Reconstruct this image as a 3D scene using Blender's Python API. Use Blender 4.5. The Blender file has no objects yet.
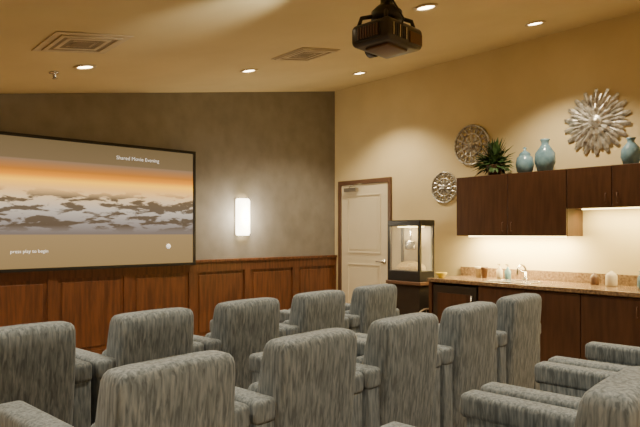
import bpy, bmesh, math, random
from mathutils import Vector, Matrix
random.seed(7)
S=bpy.context.scene
COL=S.collection

# ---------------- materials ----------------
def newmat(name):
    m=bpy.data.materials.new(name); m.use_nodes=True
    nt=m.node_tree; nt.nodes.clear()
    o=nt.nodes.new('ShaderNodeOutputMaterial'); b=nt.nodes.new('ShaderNodeBsdfPrincipled')
    nt.links.new(b.outputs[0],o.inputs[0])
    return m,nt,b,o
def mat(name,c1,rough=.6,metal=0,c2=None,scale=8,stretch=(1,1,1),bump=0,detail=4,lo=.35,hi=.65,spec=.5,dist=0):
    m,nt,b,o=newmat(name)
    b.inputs['Roughness'].default_value=rough; b.inputs['Metallic'].default_value=metal
    b.inputs['Specular IOR Level'].default_value=spec
    c1=(*c1,1)
    if c2 is None: c2=tuple(x*.82 for x in c1[:3])
    c2=(*c2[:3],1)
    tc=nt.nodes.new('ShaderNodeTexCoord'); mp=nt.nodes.new('ShaderNodeMapping'); mp.inputs['Scale'].default_value=stretch
    n=nt.nodes.new('ShaderNodeTexNoise'); n.inputs['Scale'].default_value=scale; n.inputs['Detail'].default_value=detail
    n.inputs['Distortion'].default_value=dist
    r=nt.nodes.new('ShaderNodeValToRGB'); r.color_ramp.elements[0].position=lo; r.color_ramp.elements[1].position=hi
    r.color_ramp.elements[0].color=c2; r.color_ramp.elements[1].color=c1
    L=nt.links.new
    L(tc.outputs['Object'],mp.inputs[0]); L(mp.outputs[0],n.inputs['Vector']); L(n.outputs[0],r.inputs[0]); L(r.outputs[0],b.inputs['Base Color'])
    if bump:
        bp=nt.nodes.new('ShaderNodeBump'); bp.inputs['Strength'].default_value=bump; bp.inputs['Distance'].default_value=.01
        L(n.outputs[0],bp.inputs['Height']); L(bp.outputs[0],b.inputs['Normal'])
    return m
def emat(name,c,s):
    m,nt,b,o=newmat(name)
    b.inputs['Base Color'].default_value=(*c,1)
    b.inputs['Emission Color'].default_value=(*c,1); b.inputs['Emission Strength'].default_value=s
    return m

M_wall=mat('cream_paint',(.67,.56,.315),.8,c2=(.63,.525,.29),scale=3)
M_gray=mat('taupe_wallcovering',(.265,.25,.22),.6,c2=(.215,.20,.175),scale=7,stretch=(1,1,.8),detail=8,bump=.12,lo=.3,hi=.7)
M_ceil=mat('ceiling_paint',(.67,.57,.32),.9,c2=(.63,.535,.30),scale=2)
M_carpet=mat('carpet_brown',(.40,.26,.13),.95,c2=(.14,.085,.045),scale=9,detail=6,bump=.5,dist=1.5)
M_wood=mat('wainscot_wood',(.165,.063,.024),.36,c2=(.085,.032,.013),scale=5,stretch=(6,6,.6),detail=6)
M_cab=mat('espresso_wood',(.085,.037,.018),.35,c2=(.055,.023,.011),scale=5,stretch=(6,6,.6),detail=6)
M_gran=mat('granite',(.28,.19,.11),.2,c2=(.12,.075,.045),scale=45,detail=8)
M_door=mat('door_paint',(.70,.62,.44),.5,c2=(.66,.59,.42),scale=3)
M_trimd=mat('dark_trim',(.12,.06,.03),.45,scale=6)
M_black=mat('black_metal',(.015,.014,.013),.4,scale=10)
M_blackp=mat('black_plastic',(.035,.028,.022),.3,scale=10)
M_chrome=mat('brushed_steel',(.6,.58,.54),.25,metal=1,scale=30)
M_silver=mat('antique_silver',(.66,.65,.60),.35,metal=.75,c2=(.22,.20,.17),scale=25,lo=.3,hi=.6)
M_white=mat('white_metal',(.60,.51,.34),.5,scale=5)
M_ventd=mat('vent_throat',(.25,.20,.12),.7,scale=5)
M_vase=mat('bluegray_glass',(.20,.34,.42),.15,c2=(.11,.21,.27),scale=12)
M_leaf=mat('leaf_green',(.05,.11,.025),.5,c2=(.015,.04,.01),scale=20)
M_rubber=mat('rubber',(.05,.05,.05),.6,scale=10)
M_yellow=mat('yellow_glaze',(.80,.60,.04),.4,scale=10)
M_pop=mat('popcorn',(.85,.7,.35),.8,c2=(.6,.4,.12),scale=60,bump=.8)
M_lamp=emat('lamp_glow',(1,.80,.50),20)
M_strip=emat('strip_glow',(1,.76,.30),9)
M_sconce=emat('sconce_glow',(1,.90,.66),10)
M_caption=emat('caption_glow',(1,.97,.9),.75)  # lettering of the projected image, given its own glow

m,nt,b,o=newmat('clear_glass'); b.inputs['Base Color'].default_value=(.9,.9,.85,1); b.inputs['Roughness'].default_value=.03
b.inputs['Transmission Weight'].default_value=.0; b.inputs['Alpha'].default_value=.15; M_glass=m

# fabric with fine vertical brush strokes
m,nt,b,o=newmat('streak_fabric'); L=nt.links.new
b.inputs['Roughness'].default_value=.9; b.inputs['Sheen Weight'].default_value=.1
tc=nt.nodes.new('ShaderNodeTexCoord'); mp=nt.nodes.new('ShaderNodeMapping'); mp.inputs['Scale'].default_value=(80,80,10)
n=nt.nodes.new('ShaderNodeTexNoise'); n.inputs['Scale'].default_value=1; n.inputs['Detail'].default_value=3; n.inputs['Distortion'].default_value=.6
r=nt.nodes.new('ShaderNodeValToRGB'); e=r.color_ramp.elements
e[0].position=.36; e[0].color=(.070,.090,.108,1); e[1].position=.53; e[1].color=(.140,.170,.198,1)
e3=e.new(.70); e3.color=(.20,.235,.26,1)
L(tc.outputs['Object'],mp.inputs[0]); L(mp.outputs[0],n.inputs['Vector']); L(n.outputs[0],r.inputs[0]); L(r.outputs[0],b.inputs['Base Color'])
bp=nt.nodes.new('ShaderNodeBump'); bp.inputs['Strength'].default_value=.3; bp.inputs['Distance'].default_value=.003
L(n.outputs[0],bp.inputs['Height']); L(bp.outputs[0],b.inputs['Normal'])
M_fab=m

# projected picture (sunset over an archipelago)
m,nt,b,o=newmat('projected_picture'); L=nt.links.new
b.inputs['Base Color'].default_value=(.02,.02,.02,1); b.inputs['Roughness'].default_value=.9
b.inputs['Specular IOR Level'].default_value=.1
tc=nt.nodes.new('ShaderNodeTexCoord'); sep=nt.nodes.new('ShaderNodeSeparateXYZ'); L(tc.outputs['UV'],sep.inputs[0])
r=nt.nodes.new('ShaderNodeValToRGB'); cr=r.color_ramp; cr.interpolation='LINEAR'
pts=[(0,(.36,.23,.09)),(.255,(.42,.27,.115)),(.262,(.22,.17,.14)),(.36,(.42,.35,.30)),(.46,(.75,.62,.48)),(.55,(1.15,.78,.40)),
     (.63,(1.5,.78,.18)),(.68,(2.0,.95,.03)),(.72,(1.3,.42,.01)),(.76,(.70,.24,.03)),(.835,(.36,.22,.12)),(.842,(.24,.16,.075)),(1,(.20,.135,.06))]  # bars at both ends: warm room light on them painted into the glow
cr.elements[0].position=pts[0][0]; cr.elements[0].color=(*pts[0][1],1)
cr.elements[1].position=1; cr.elements[1].color=(*pts[-1][1],1)
for p,c in pts[1:-1]:
    el=cr.elements.new(p); el.color=(*c,1)
L(sep.outputs[1],r.inputs[0])
mp=nt.nodes.new('ShaderNodeMapping'); mp.inputs['Scale'].default_value=(6.5,14,1); mp.inputs['Location'].default_value=(1.4,2.7,0); L(tc.outputs['UV'],mp.inputs[0])
n=nt.nodes.new('ShaderNodeTexNoise'); n.inputs['Scale'].default_value=1; n.inputs['Detail'].default_value=7; n.inputs['Roughness'].default_value=.6; n.inputs['Distortion'].default_value=.3
L(mp.outputs[0],n.inputs['Vector'])
isl=nt.nodes.new('ShaderNodeValToRGB'); isl.color_ramp.elements[0].position=.485; isl.color_ramp.elements[1].position=.53
L(n.outputs[0],isl.inputs[0])
mk=nt.nodes.new('ShaderNodeValToRGB'); k=mk.color_ramp.elements
k[0].position=.27; k[0].color=(0,0,0,1); k[1].position=.33; k[1].color=(.92,.92,.92,1)
a=k.new(.55); a.color=(.92,.92,.92,1); a=k.new(.63); a.color=(0,0,0,1)
L(sep.outputs[1],mk.inputs[0])
mul=nt.nodes.new('ShaderNodeMath'); mul.operation='MULTIPLY'; L(isl.outputs[0],mul.inputs[0]); L(mk.outputs[0],mul.inputs[1])
mx=nt.nodes.new('ShaderNodeMixRGB'); mx.inputs[2].default_value=(.11,.07,.035,1)
L(mul.outputs[0],mx.inputs[0]); L(r.outputs[0],mx.inputs[1]); L(mx.outputs[0],b.inputs['Emission Color'])
b.inputs['Emission Strength'].default_value=1.05
M_pic=m

# ---------------- geometry helpers ----------------
def finish(bm,name,material,parent=None,smooth=False):
    me=bpy.data.meshes.new(name); bmesh.ops.recalc_face_normals(bm,faces=bm.faces)
    bm.to_mesh(me); bm.free(); me.materials.append(material)
    if smooth:
        for p in me.polygons: p.use_smooth=True
    ob=bpy.data.objects.new(name,me); COL.objects.link(ob)
    if parent: ob.parent=parent
    return ob
def empty(name,loc=(0,0,0),rot=(0,0,0)):
    e=bpy.data.objects.new(name,None); e.empty_display_size=.1; COL.objects.link(e); e.location=loc; e.rotation_euler=rot; return e
def box(name,a,b_,material,parent=None,bev=0,seg=2):
    bm=bmesh.new(); bmesh.ops.create_cube(bm,size=1)
    for v in bm.verts:
        v.co=Vector([a[i]+(v.co[i]+.5)*(b_[i]-a[i]) for i in range(3)])
    if bev: bmesh.ops.bevel(bm,geom=bm.edges[:],offset=bev,segments=seg,profile=.5,affect='EDGES')
    return finish(bm,name,material,parent,smooth=bev>0 and seg>2)
def lathe(name,prof,material,parent=None,loc=(0,0,0),axis='Z',seg=40,rot=None):
    bm=bmesh.new(); rings=[]
    for r,z in prof:
        if r<1e-5: rings.append([bm.verts.new((0,0,z))])
        else: rings.append([bm.verts.new((r*math.cos(2*math.pi*i/seg),r*math.sin(2*math.pi*i/seg),z)) for i in range(seg)])
    for A,B in zip(rings,rings[1:]):
        for i in range(seg):
            j=(i+1)%seg
            if len(A)==1 and len(B)==1: continue
            if len(A)==1: bm.faces.new((A[0],B[i],B[j]))
            elif len(B)==1: bm.faces.new((A[i],A[j],B[0]))
            else: bm.faces.new((A[i],A[j],B[j],B[i]))
    ob=finish(bm,name,material,parent,True)
    ob.location=loc
    if axis=='-X': ob.rotation_euler=(0,-math.pi/2,0)
    if axis=='-Y': ob.rotation_euler=(math.pi/2,0,0)
    if axis=='X': ob.rotation_euler=(0,math.pi/2,0)
    if rot: ob.rotation_euler=rot
    return ob
def tube(name,pts,rad,material,parent=None,res=3):
    cu=bpy.data.curves.new(name,'CURVE'); cu.dimensions='3D'; cu.bevel_depth=rad; cu.bevel_resolution=res; cu.use_fill_caps=True
    sp=cu.splines.new('POLY'); sp.points.add(len(pts)-1)
    for p,c in zip(sp.points,pts): p.co=(*c,1)
    cu.materials.append(material)
    ob=bpy.data.objects.new(name,cu); COL.objects.link(ob)
    if parent: ob.parent=parent
    return ob
def prism(name,profile,lo,hi,material,parent=None,axis=1):
    bm=bmesh.new()
    A=[bm.verts.new((p[0],lo,p[1])) for p in profile]; B=[bm.verts.new((p[0],hi,p[1])) for p in profile]
    bm.faces.new(A); bm.faces.new(B[::-1]); n=len(A)
    for i in range(n): bm.faces.new((A[i],A[(i+1)%n],B[(i+1)%n],B[i]))
    return finish(bm,name,material,parent)

# ---------------- room ----------------
XR=5.78; YF=6.10; XL=-1.7; YB=-2.8; SL=.1675
def cz(x): return 3.44-SL*(XR-x)
box('floor',(XL-.1,YB-.1,-.1),(XR+.1,YF+.1,0),M_carpet)
prism('ceiling',[(XL-.1,cz(XL-.1)),(XR+.1,cz(XR+.1)),(XR+.1,cz(XR+.1)+.1),(XL-.1,cz(XL-.1)+.1)],YB-.1,YF+.1,M_ceil)
prism('wall_front',[(XL-.1,0),(XR+.1,0),(XR+.1,cz(XR+.1)),(XL-.1,cz(XL-.1))],YF,YF+.1,M_gray)
prism('wall_back',[(XL-.1,0),(XR+.1,0),(XR+.1,cz(XR+.1)),(XL-.1,cz(XL-.1))],YB-.1,YB,M_wall)
box('wall_right',(XR,YB,0),(XR+.1,YF,cz(XR)),M_wall)
box('wall_left',(XL-.1,YB,0),(XL,YF,cz(XL)),M_wall)
box('baseboard_right',(XR-.015,3.97,0),(XR,4.98,.11),M_trimd)
W=empty('wainscot_panelling')
y0=YF
box('backing_panel',(XL,y0-.012,0),(XR,y0,1.05),M_wood,W)
box('top_rail',(XL,y0-.034,.94),(XR,y0-.012,1.05),M_wood,W)
box('bottom_rail',(XL,y0-.034,0),(XR,y0-.012,.18),M_wood,W)
box('cap',(XL,y0-.055,1.05),(XR,y0,1.085),M_wood,W,.006)
x=1.90-.78*4
while x<XR+.1:
    a=max(x-.05,XL); c=min(x+.05,XR)
    if c>a+.01: box('stile',(a,y0-.033,.18),(c,y0-.012,.94),M_wood,W)
    x+=.78
x=1.90-.78*4
while x+.78<XR+.1:
    box('field',(x+.09,y0-.022,.22),(min(x+.69,XR-.03),y0-.012,.90),M_wood,W,.004)
    x+=.78

# ---------------- screen ----------------
sx0,sx1,sz1=1.06,3.46,2.345
sz0=1.03
P=empty('projection_screen')
fw=.03
box('frame_top',(sx0,y0-.10,sz1-fw),(sx1,y0-.056,sz1),M_black,P)
box('frame_bottom',(sx0,y0-.10,sz0),(sx1,y0-.056,sz0+fw),M_black,P)
box('frame_left',(sx0,y0-.10,sz0+fw),(sx0+fw,y0-.056,sz1-fw),M_black,P)
box('frame_right',(sx1-fw,y0-.10,sz0+fw),(sx1,y0-.056,sz1-fw),M_black,P)
box('mount',(sx0+.1,y0-.06,1.2),(sx1-.1,y0-.0,2.2),M_black,P)
bm=bmesh.new(); uv=bm.loops.layers.uv.new('UVMap')
a,c=sx0+fw,sx1-fw; d,f=sz0+fw,sz1-fw
vs=[bm.verts.new(v) for v in ((a,y0-.085,d),(c,y0-.085,d),(c,y0-.085,f),(a,y0-.085,f))]
fc=bm.faces.new(vs)
for l,u in zip(fc.loops,((0,0),(1,0),(1,1),(0,1))): l[uv].uv=u
me=bpy.data.meshes.new('picture'); bm.to_mesh(me); bm.free(); me.materials.append(M_pic)
ob=bpy.data.objects.new('picture',me); COL.objects.link(ob); ob.parent=P
def text(name,body,size,loc,par,material):
    cu=bpy.data.curves.new(name,'FONT'); cu.body=body; cu.size=size; cu.materials.append(material)
    t=bpy.data.objects.new(name,cu); COL.objects.link(t); t.location=loc; t.rotation_euler=(math.pi/2,0,0); t.parent=par
text('title_text','Shared Movie Evening',.055,(2.52,y0-.088,2.18),P,M_caption)
text('menu_text','press play to begin',.045,(1.50,y0-.088,1.21),P,M_caption)
lathe('logo_mark',[(0,0),(.03,0),(.03,.001),(0,.001)],M_caption,P,(3.12,y0-.088,1.25),'-Y',6)

# ---------------- sconce ----------------
C=empty('wall_sconce',(4.17,y0,1.60))
bm=bmesh.new(); n=20; prev=None; H=.23; R=.10
for z,q in ((-H,.80),(-H+.012,.93),(-H+.035,1),(H-.035,1),(H-.012,.93),(H,.80)):
    ring=[bm.verts.new((q*R*math.cos(math.pi*i/n),-q*R*.9*math.sin(math.pi*i/n)-.012,z)) for i in range(n+1)]
    if prev:
        for i in range(n): bm.faces.new((prev[i],prev[i+1],ring[i+1],ring[i]))
    prev=ring
finish(bm,'diffuser',M_sconce,C,True)
box('back_plate',(-.10,-.012,-.235),(.10,0,.235),M_white,C,.004)
def pl(name,loc,e,r=.05,col=(1,.8,.55)):
    l=bpy.data.lights.new(name,'POINT'); l.energy=e; l.color=col; l.shadow_soft_size=r
    o=bpy.data.objects.new(name,l); COL.objects.link(o); o.location=loc; return o
o=pl('sconce_bulb',(0,-.18,0),24,.08,(1,.86,.64)); o.parent=C

# ---------------- ceiling fixtures ----------------
tilt=-math.atan(SL)
def downlight(x,y,e=60):
    E=empty('recessed_downlight',(x,y,cz(x)),(0,tilt,0))
    lathe('trim_ring',[(.062,-.001),(.08,-.001),(.09,-.004),(.088,-.010),(.066,-.012),(.062,-.001)],M_white,E)
    lathe('lens',[(0,-.004),(.062,-.004)],M_lamp,E)
    l=bpy.data.lights.new('beam','SPOT'); l.energy=e; l.color=(1,.82,.56); l.spot_size=math.radians(116); l.spot_blend=.55; l.shadow_soft_size=.06
    o=bpy.data.objects.new('beam',l); COL.objects.link(o); o.parent=E; o.location=(0,0,-.03)
    o.rotation_euler=(0,-tilt,0)
for yy in (4.85,2.63,.4,-1.8):  # fixtures beside and behind the view are unseen, added as ambient fill
    for xx in (.15,1.77,3.40,5.0):
        downlight(xx,yy,140 if xx<4.5 else 165)
def vent(x,y,s=.52):
    E=empty('ceiling_vent',(x,y,cz(x)),(0,tilt,0))
    h=s/2
    box('plate',(-h,-h,-.008),(h,h,-.001),M_white,E,.002)
    for i,q in enumerate((.21,.15,.09)):
        t=.03; z0,z1=-.018+.003*i,-.008
        for (a,c) in (((-q,-q,z0),(q,-q+t,z1)),((-q,q-t,z0),(q,q,z1)),((-q,-q+t,z0),(-q+t,q-t,z1)),((q-t,-q+t,z0),(q,q-t,z1))):
            box('louvre',a,c,M_white,E,.003)
    box('throat',(-.19,-.19,-.012),(.19,.19,-.008),M_ventd,E)
vent(1.48,4.11); vent(3.52,4.11,.46)
E=empty('fire_sprinkler',(1.60,5.09,cz(1.60)),(0,tilt,0))
lathe('escutcheon',[(0,-.001),(.04,-.001),(.036,-.01),(.012,-.014),(.012,-.05),(0,-.05)],M_chrome,E)
lathe('deflector',[(0,-.055),(.022,-.055),(.022,-.052),(0,-.052)],M_chrome,E)
tube('yoke',[(-.014,0,-.05),(-.012,0,-.053),(.012,0,-.053),(.014,0,-.05)],.003,M_chrome,E)

# ---------------- projector ----------------
px,py,pz=2.33,2.06,2.42
E=empty('ceiling_projector',(px,py,pz),(0,0,math.radians(4))); K_=.82; E.scale=(K_,K_,K_*1.1)
box('body',(-.19,-.16,-.055),(.19,.15,.075),M_blackp,E,.035,5)
box('side_pod_l',(-.20,-.10,-.035),(-.185,.10,.05),M_black,E,.005)
lathe('lens_barrel',[(.062,0),(.062,.05),(.05,.055),(.045,.03),(0,.035)],M_black,E,(.07,.15,.01),rot=(-math.pi/2,0,0))
lathe('lens_glass',[(0,.038),(.045,.036)],M_chrome,E,(.07,.15,.01),rot=(-math.pi/2,0,0))
for i in range(7):
    box('vent_fin',(-.15+.022*i,-.168,-.03),(-.14+.022*i,-.158,.04),M_chrome if i%3==0 else M_rubber,E)
for i in range(8):
    box('side_grille',(-.208,-.085+.021*i,-.025),(-.198,-.075+.021*i,.04),M_trimd,E)
box('connector_plate',(.03,-.166,-.035),(.16,-.158,.03),M_trimd,E,.002)
box('lamp_cover',(-.12,-.10,-.068),(.09,.08,-.05),M_trimd,E,.006,3)
for sx in(-.15,.15):
    for sy in(-.11,.11):
        tube('mount_arm',[(sx,sy,.07),(sx*.9,sy*.9,.12),(0,0,.155)],.013,M_black,E)
lathe('mount_hub',[(0,.115),(.10,.115),(.10,.165),(.06,.20),(.04,.21),(.04,.26),(.026,.27),(0,.27)],M_black,E)
top=(cz(px)-pz)/(K_*1.1)
lathe('drop_pole',[(0,.21),(.034,.21),(.034,top-.03),(0,top-.03)],M_black,E)
lathe('ceiling_cup',[(0,top-.06),(.034,top-.06),(.08,top-.015),(.08,top-.014),(0,top-.014)],M_black,E)
tube('power_cable',[(-.05,-.15,.03),(-.05,-.17,.08),(-.03,-.08,.20),(-.038,-.02,.28),(-.038,0,top-.03)],.006,M_black,E)
# added spot, no real projector part, making the bright streak on the ceiling
l=bpy.data.lights.new('ceiling_streak_spot','SPOT'); l.energy=70; l.color=(1,.90,.70); l.spot_size=math.radians(40); l.spot_blend=1; l.shadow_soft_size=.05
o=bpy.data.objects.new('ceiling_streak_spot',l); COL.objects.link(o); o.parent=E
o.location=(-.02,.20,.02)
d=Vector((2.10,3.3,cz(2.10)))-Vector((2.31,2.24,2.44)); o.rotation_euler=d.to_track_quat('-Z','Y').to_euler()

# ---------------- door ----------------
D=empty('door_1')
dy0,dy1,dzt=5.07,5.95,2.07
x=XR
box('casing_left',(x-.03,dy1,0),(x,dy1+.055,dzt+.06),M_trimd,D,.004)
box('casing_right',(x-.03,dy0-.055,0),(x,dy0,dzt+.06),M_trimd,D,.004)
box('casing_top',(x-.03,dy0,dzt),(x,dy1,dzt+.06),M_trimd,D,.004)
box('slab',(x-.012,dy0+.003,.01),(x,dy1-.003,dzt-.003),M_door,D)
def frame(y0_,y1_,z0_,z1_,nm):
    t=.022
    for a,c in (((y0_,z0_),(y1_,z0_+t)),((y0_,z1_-t),(y1_,z1_)),((y0_,z0_+t),(y0_+t,z1_-t)),((y1_-t,z0_+t),(y1_,z1_-t))):
        box(nm,(x-.024,a[0],a[1]),(x-.012,c[0],c[1]),M_door,D,.004)
    box(nm+'_field',(x-.019,y0_+.05,z0_+.05),(x-.012,y1_-.05,z1_-.05),M_door,D,.004)
frame(dy0+.13,dy1-.13,1.12,1.93,'panel_upper'); frame(dy0+.13,dy1-.13,.18,.98,'panel_lower')
lathe('handle_rose',[(0,0),(.03,0),(.028,.012),(.012,.016),(.012,.05),(0,.05)],M_chrome,D,(x-.012,dy0+.07,1.02),'-X')
tube('handle_lever',[(x-.055,dy0+.07,1.02),(x-.058,dy0+.18,1.02)],.009,M_chrome,D)
box('door_closer',(x-.07,dy1-.34,dzt-.10),(x-.012,dy1-.10,dzt-.045),M_chrome,D,.008)
tube('closer_arm',[(x-.05,dy1-.2,dzt-.045),(x-.16,dy1-.32,dzt-.03),(x-.03,dy1-.42,dzt+.01)],.007,M_chrome,D)

# ---------------- cabinets ----------------
U=empty('upper_cabinet')
uf=5.45; XC=XR-.002
def doors(par,y_hi,widths,z0_,z1_,xf,hz,gap=.003):
    y=y_hi
    for i,w in enumerate(widths):
        box('door_leaf',(xf-.02,y-w+gap,z0_+gap),(xf,y-gap,z1_-gap),M_cab,par,.003)
        hy=(y-w+.05) if i%2==0 else (y-.05)
        tube('pull',[(xf-.02,hy,hz),(xf-.04,hy,hz),(xf-.04,hy,hz+.09),(xf-.02,hy,hz+.09)],.004,M_trimd,par)
        y-=w
box('carcass_tall',(uf,2.54,1.37),(XC,3.78,2.01),M_cab,U)
box('carcass_short',(uf,.9,1.63),(XC,2.54,2.01),M_cab,U)
doors(U,3.78,[.62,.62],1.37,2.01,uf,1.42)
doors(U,2.54,[.41]*4,1.63,2.01,uf,1.67)
box('light_fixture_tall',(5.55,2.62,1.355),(5.60,3.70,1.37),M_strip,U)
box('light_fixture_short',(5.55,1.0,1.620),(5.58,2.45,1.63),M_strip,U)
def strip(name,y0_,y1_,z,e):
    l=bpy.data.lights.new(name,'AREA'); l.shape='RECTANGLE'; l.size=.06; l.size_y=y1_-y0_; l.energy=e; l.color=(1,.78,.36)
    o=bpy.data.objects.new(name,l); COL.objects.link(o); o.location=(5.60,(y0_+y1_)/2,z); o.parent=U
    o.rotation_euler=(0,math.radians(-15),0)
strip('strip_light_a',2.62,3.70,1.345,55); strip('strip_light_b',1.0,2.45,1.605,28)

B=empty('base_cabinet')
bf=5.18; yl,yr=3.95,.7
box('carcass',(bf,yr,.10),(XC,yl-.62,.87),M_cab,B)
box('toe_kick',(bf+.06,yr,0),(XC,yl-.62,.10),M_black,B)
box('end_panel',(bf-.02,yl-.04,0),(XC,yl,.87),M_cab,B)
box('countertop',(bf-.05,yr,.87),(XC,yl,.91),M_gran,B,.006)
box('backsplash',(XR-.022,yr,.91),(XC,yl,1.01),M_gran,B,.003)
doors(B,yl-.62,[.52]*5,.10,.86,bf,.70)
K=empty('beverage_cooler')
box('cabinet',(bf+.02,yl-.60,.02),(XR-.03,yl-.06,.85),M_black,K,.005)
box('door_frame',(bf-.02,yl-.60,.06),(bf+.02,yl-.06,.84),M_blackp,K,.006)
box('door_glass',(bf-.024,yl-.54,.12),(bf-.018,yl-.12,.76),M_cab,K)
tube('handle',[(bf-.02,yl-.56,.35),(bf-.055,yl-.56,.35),(bf-.055,yl-.56,.75),(bf-.02,yl-.56,.75)],.009,M_chrome,K)
for a in (bf+.06,XR-.1):
    for c in (yl-.55,yl-.11): lathe('foot',[(0,0),(.02,0),(.02,.03),(0,.03)],M_rubber,K,(a,c,0),seg=12)

F=empty('sink_faucet',(5.60,3.05,.911))
lathe('base',[(0,0),(.03,0),(.028,.02),(.016,.03),(.014,.09),(0,.09)],M_chrome,F)
tube('spout',[(0,0,.05)]+[(-.08+.08*math.cos(a*math.pi/10),0,.10+.06*math.sin(a*math.pi/10)) for a in range(0,11)]+[(-.16,0,.07)],.011,M_chrome,F,4)
tube('lever',[(0,0,.07),(0,.06,.10)],.008,M_chrome,F)
Sk=empty('sink',(5.38,3.05,.911))
bm=bmesh.new()
def rr(w,h,z,r=.05,n=6):
    out=[]
    for cx,cy,a0 in ((w-r,h-r,0),(-w+r,h-r,90),(-w+r,-h+r,180),(w-r,-h+r,270)):
        for i in range(n+1):
            a=math.radians(a0+90*i/n); out.append(bm.verts.new((cx+r*math.cos(a),cy+r*math.sin(a),z)))
    return out
rs=[rr(.16,.24,.001),rr(.158,.238,.006),rr(.14,.22,.006),rr(.138,.218,.002)]
for A,Bq in zip(rs,rs[1:]):
    for i in range(len(A)): j=(i+1)%len(A); bm.faces.new((A[i],A[j],Bq[j],Bq[i]))
bm.faces.new(rs[-1])
finish(bm,'rim_and_basin',M_chrome,Sk)
lathe('drain',[(0,.004),(.03,.004),(.03,.003)],M_rubber,Sk)

def vessel(name,prof,material,loc,extra=None):
    E=empty(name,loc); lathe('body',prof,material,E)
    return E
vessel('yellow_bowl',[(0,0),(.03,0),(.035,.01),(.06,.045),(.062,.06),(.055,.06),(.03,.015),(0,.012)],M_yellow,(5.24,3.84,.911))
for i,(yy,xx) in enumerate(((3.24,5.58),(3.36,5.62))):
    E=vessel('soap_dispenser',[(0,0),(.03,0),(.033,.01),(.033,.09),(.015,.11),(.012,.13),(0,.13)],M_white if i else M_vase,(xx,yy,.911))
    tube('pump',[(0,0,.12),(0,0,.155),(-.035,0,.155)],.005,M_chrome,E)
for yy in (3.52,3.60):
    vessel('paper_cup_stack',[(0,0),(.026,0),(.035,.09),(.037,.09),(.036,.10),(.037,.11),(.036,.12),(.032,.12),(0,.02)],M_white if yy>3.55 else M_trimd,(5.58,yy,.911))
E=vessel('counter_canister',[(0,0),(.045,0),(.05,.01),(.05,.10),(.035,.12),(.02,.13),(.01,.14),(0,.145)],M_white,(5.55,2.18,.911))
E=vessel('counter_canister',[(0,0),(.036,0),(.04,.01),(.04,.07),(.03,.09),(.016,.10),(.01,.11),(0,.112)],M_trimd,(5.62,2.36,.911))
E=vessel('glass_pitcher',[(0,0),(.04,0),(.055,.03),(.05,.10),(.035,.14),(.04,.16),(.036,.16),(.03,.14),(0,.14)],M_vase,(5.45,1.87,.911))
tube('handle',[(0,-.05,.04),(0,-.09,.06),(0,-.09,.12),(0,-.036,.145)],.006,M_vase,E)

zt=2.011
v1=[(0,0),(.05,0),(.075,.02),(.10,.10),(.095,.19),(.055,.25),(.035,.28),(.04,.31),(.05,.33),(.042,.33),(.028,.29),(0,.28)]
vessel('glass_vase',v1,M_vase,(5.60,2.84,zt))
vessel('lidded_jar',[(0,0),(.05,0),(.08,.03),(.092,.10),(.08,.17),(.055,.19),(.06,.20),(.045,.22),(.02,.235),(.012,.25),(.02,.27),(0,.28)],M_vase,(5.62,3.07,zt))
vessel('glass_vase',[(r*.85,z*.75) for r,z in v1],M_vase,(5.60,2.03,zt))
PL=empty('potted_plant',(5.60,3.41,zt))
lathe('pot',[(0,0),(.06,0),(.085,.11),(.09,.12),(.078,.12),(.07,.09),(0,.09)],M_trimd,PL)
bm=bmesh.new()
for i in range(260):
    th=random.uniform(0,2*math.pi); el=random.uniform(-.3,1.45); ln=random.uniform(.10,.24)*(1 if el<1 else 1.1)
    d=Vector((math.cos(th)*math.cos(el)*.62,math.sin(th)*math.cos(el),math.sin(el)))
    base=Vector((0,0,.11))+d*ln*.35; mid=base+d*ln*.5; tip=base+d*ln+Vector((0,0,-.03))
    s=d.cross(Vector((0,0,1))); s=(s.normalized() if s.length>.01 else Vector((1,0,0)))*random.uniform(.016,.028)
    up=Vector((0,0,.008))
    v=[bm.verts.new(p) for p in (base,mid-s,mid+up,mid+s,tip)]
    bm.faces.new((v[0],v[1],v[2])); bm.faces.new((v[0],v[2],v[3])); bm.faces.new((v[1],v[4],v[2])); bm.faces.new((v[2],v[4],v[3]))
for v in bm.verts:
    v.co.x=min(v.co.x,.16); v.co.y=max(v.co.y,-.225); v.co.z=max(v.co.z,.004)
finish(bm,'foliage',M_leaf,PL)

# ---------------- wall ornaments ----------------
def petal_ring(bm,n,r0,r1,w,z,bul,ph=0,tipw=0.):
    for i in range(n):
        a=2*math.pi*(i+ph)/n; ca,sa=math.cos(a),math.sin(a)
        def P_(r,s,zz): return bm.verts.new((r*ca-s*sa,r*sa+s*ca,zz))
        rm=r0+(r1-r0)*.55
        p=[P_(r0,-w*.35,z),P_(r0,w*.35,z),P_(rm,w,z),P_(r1,tipw,z+.003),P_(r1,-tipw,z+.003),P_(rm,-w,z),P_(rm,0,z+bul),P_(r0,0,z+bul*.6)]
        bm.faces.new((p[0],p[7],p[6],p[5])); bm.faces.new((p[7],p[1],p[2],p[6])); bm.faces.new((p[6],p[2],p[3])); bm.faces.new((p[5],p[6],p[4]))
        bm.faces.new((p[6],p[3],p[4]))
def sunburst(y,z,R):
    E=empty('sunburst_wall_ornament',(XR-.003,y,z),(0,-math.pi/2,0))
    lathe('back_disc',[(0,0),(R*.55,0),(R*.55,.006),(0,.006)],M_silver,E)
    bm=bmesh.new()
    petal_ring(bm,18,R*.35,R,R*.11,.010,.02,0,R*.045); petal_ring(bm,18,R*.35,R*.84,R*.08,.018,.02,.5,R*.03)
    petal_ring(bm,14,R*.15,R*.55,R*.09,.03,.02,0,R*.02)
    finish(bm,'rays',M_silver,E)
    lathe('hub',[(R*.22,.028),(R*.20,.045),(R*.15,.04),(R*.12,.05),(0,.06)],M_silver,E)
sunburst(2.405,2.476,.32)
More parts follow.
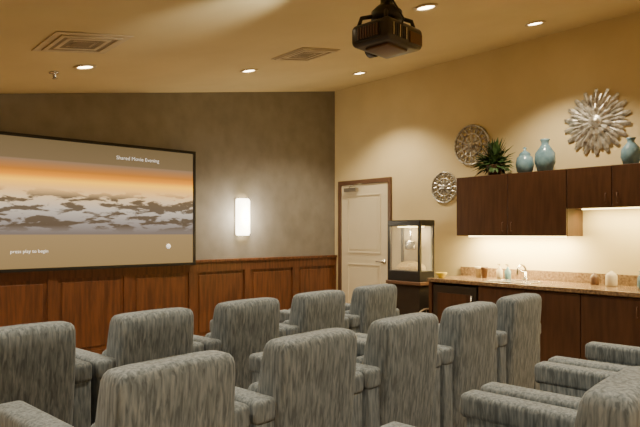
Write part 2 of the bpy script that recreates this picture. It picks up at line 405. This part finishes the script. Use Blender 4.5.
def medallion(y,z,R):
    E=empty('round_wall_medallion',(XR-.003,y,z),(0,-math.pi/2,0))
    lathe('rim',[(R*.9,0),(R,.0),(R*1.0,.015),(R*.96,.022),(R*.90,.015),(R*.9,0)],M_silver,E)
    lathe('inner_ring',[(R*.52,.0),(R*.58,.0),(R*.58,.016),(R*.52,.016),(R*.52,0)],M_silver,E)
    bm=bmesh.new(); petal_ring(bm,16,R*.55,R*.93,R*.085,.006,.012,0,R*.03); petal_ring(bm,10,R*.14,R*.54,R*.11,.006,.014,0,R*.03)
    finish(bm,'fretwork',M_silver,E)
    lathe('hub',[(0,0),(R*.2,0),(R*.18,.02),(R*.1,.028),(0,.03)],M_silver,E)
    for i in range(16):
        a=2*math.pi*(i+.5)/16
        lathe('bead',[(0,0),(R*.05,0),(R*.045,.012),(0,.018)],M_silver,E,(R*.8*math.cos(a),R*.8*math.sin(a),0),seg=10)
medallion(3.81,2.41,.235); medallion(4.185,1.945,.19)

# ---------------- popcorn cart ----------------
G=empty('popcorn_cart',(0,0,0))
ax,bx,ay,by=5.27,5.54,4.16,4.64
box('cart_body',(ax+.02,ay+.02,.38),(bx-.02,by-.02,.80),M_blackp,G,.008)
box('cart_top',(ax-.02,ay-.02,.80),(bx+.02,by+.02,.84),M_trimd,G,.006)
box('machine_base',(ax,ay,.84),(bx,by,.96),M_black,G,.006)
for a in (ax,bx-.03):
    for c in (ay,by-.03): box('post',(a,c,.96),(a+.03,c+.03,1.48),M_black,G)
box('canopy',(ax-.005,ay-.005,1.48),(bx+.005,by+.005,1.55),M_black,G,.008)
box('glass_front',(ax+.004,ay+.02,.96),(ax+.008,by-.02,1.48),M_glass,G)
box('glass_side',(ax+.02,ay+.004,.96),(bx-.02,ay+.008,1.48),M_glass,G)
box('back_panel',(bx-.012,ay+.02,.96),(bx-.006,by-.02,1.48),M_white,G)
box('inner_light',(ax+.06,ay+.1,1.465),(bx-.06,by-.1,1.479),M_strip,G)
o=pl('inner_bulb',((ax+bx)/2-.06,(ay+by)/2,1.40),4,.03,(1,.85,.6)); o.parent=G
lathe('kettle',[(0,0),(.06,0),(.07,.02),(.07,.10),(.05,.11),(0,.12)],M_chrome,G,((ax+bx)/2,(ay+by)/2,1.20))
tube('kettle_hanger',[((ax+bx)/2,(ay+by)/2,1.31),((ax+bx)/2,(ay+by)/2,1.46)],.01,M_chrome,G)
bm=bmesh.new(); bmesh.ops.create_icosphere(bm,subdivisions=3,radius=1)
for v in bm.verts:
    v.co=Vector((v.co.x*.11+(ax+bx)/2,v.co.y*.21+(ay+by)/2,max(0,v.co.z)*.10+.965+random.uniform(0,.012)))
finish(bm,'popcorn_heap',M_pop,G)
def wheel(name,y):
    c=Vector((ax+.10,y,.27)); R=.26
    ring=[c+Vector((R*math.cos(i*math.pi/20),0,R*math.sin(i*math.pi/20))) for i in range(41)]
    tube(name+'_rim',[tuple(p) for p in ring],.010,M_white,G)
    for i in range(12):
        a=i*math.pi/6; tube(name+'_spoke',[tuple(c),(c.x+R*math.cos(a),y,c.z+R*math.sin(a))],.004,M_white,G)
    lathe(name+'_hub',[(0,-.02),(.03,-.02),(.03,.02),(0,.02)],M_chrome,G,tuple(c),rot=(math.pi/2,0,0))
wheel('wheel_near',ay-.015); wheel('wheel_far',by+.015)
tube('axle',[(ax+.10,ay-.02,.27),(ax+.10,by+.02,.27)],.012,M_black,G)
for c in (ay+.05,by-.05): tube('rear_leg',[(bx-.04,c,.40),(bx-.04,c,.0)],.014,M_black,G)
for c in (ay+.05,by-.05): tube('axle_bracket',[(ax+.10,c,.40),(ax+.10,c,.27)],.014,M_black,G)

# ---------------- theatre chairs ----------------
def sup(w,d,n=5.0,seg=48):
    out=[]
    for i in range(seg):
        t=2*math.pi*i/seg; c,s=math.cos(t),math.sin(t)
        out.append((w*math.copysign(abs(c)**(2/n),c),d*math.copysign(abs(s)**(2/n),s)))
    return out
def mk_back():
    bm=bmesh.new(); rings=[]
    lv=[(.10,.232,.085,.17),(.12,.243,.10,.17),(.40,.246,.105,.145),(.70,.246,.095,.105),(.86,.242,.085,.082),(.915,.239,.08,.075),(.938,.234,.071,.073),(.951,.224,.058,.072),(.956,.210,.042,.071)]
    for z,w,d,cy in lv:
        ring=[]
        for (x_,y_) in sup(w,d,8):
            zz=z+(.008*(1-(x_/.25)**2) if z>.8 else 0)-.008
            ring.append(bm.verts.new((x_,cy+y_,zz)))
        rings.append(ring)
    n=len(rings[0])
    for A,Bq in zip(rings,rings[1:]):
        for i in range(n): j=(i+1)%n; bm.faces.new((A[i],A[j],Bq[j],Bq[i]))
    bm.faces.new(rings[0][::-1]); bm.faces.new(rings[-1])
    return bm
def proto():
    L_=[]
    L_.append(finish(mk_back(),'backrest',M_fab,None,True))
    L_.append(box('seat_cushion',(-.235,.20,.30),(.235,.76,.48),M_fab,None,.045,5))
    L_.append(box('footrest_panel',(-.23,.735,.10),(.23,.79,.34),M_fab,None,.02,4))
    L_.append(box('base_frame',(-.23,.14,.08),(.23,.735,.31),M_fab,None,.01,3))
    L_.append(box('lumbar_cushion',(-.225,.19,.45),(.225,.28,.74),M_fab,None,.04,5))
    for s in (-1,1):
        a,c=(-.348,-.236) if s<0 else (.236,.348)
        L_.append(box('arm_panel',(a+.004,.06,.07),(c-.004,.77,.66),M_fab,None,.012,3))
        L_.append(box('arm_pad',(a-.003,.05,.62),(c+.003,.80,.725),M_fab,None,.026,5))
        cx=(a+c)/2
        for yy in (.12,.70):
            L_.append(lathe('foot',[(0,0),(.02,0),(.026,.08),(0,.08)],M_black,None,(cx,yy,0),seg=12))
    return L_
P0=proto(); first=True
def chair(x,y,ang):
    global first
    E=empty('theater_recliner_chair',(x,y,0),(0,0,math.radians(ang)))
    for o in P0:
        if first: o.parent=E
        else:
            c=o.copy(); COL.objects.link(c); c.parent=E
    first=False
for i in range(5):
    x=.82+.720*i; chair(x,2.97+.12*(x-.82),6.8)
for i in range(5):
    x=1.0+.722*i; chair(x,1.80+.095*(x-.88),5.4)
for i in range(3):
    x=1.92+.76*i; chair(x,.60+.09*(x-1.66),5)

# ---------------- camera ----------------
cd=bpy.data.cameras.new('camera'); cam=bpy.data.objects.new('camera',cd); COL.objects.link(cam)
cd.sensor_width=36; cd.lens=583*36/640; cd.shift_y=19.5/640; cd.clip_start=.02
cam.location=(0,0,1.4); cam.rotation_euler=(math.pi/2,0,-math.radians(42))
S.camera=cam
w=bpy.data.worlds.new('world'); S.world=w; w.use_nodes=True
w.node_tree.nodes['Background'].inputs[0].default_value=(.02,.018,.015,1)
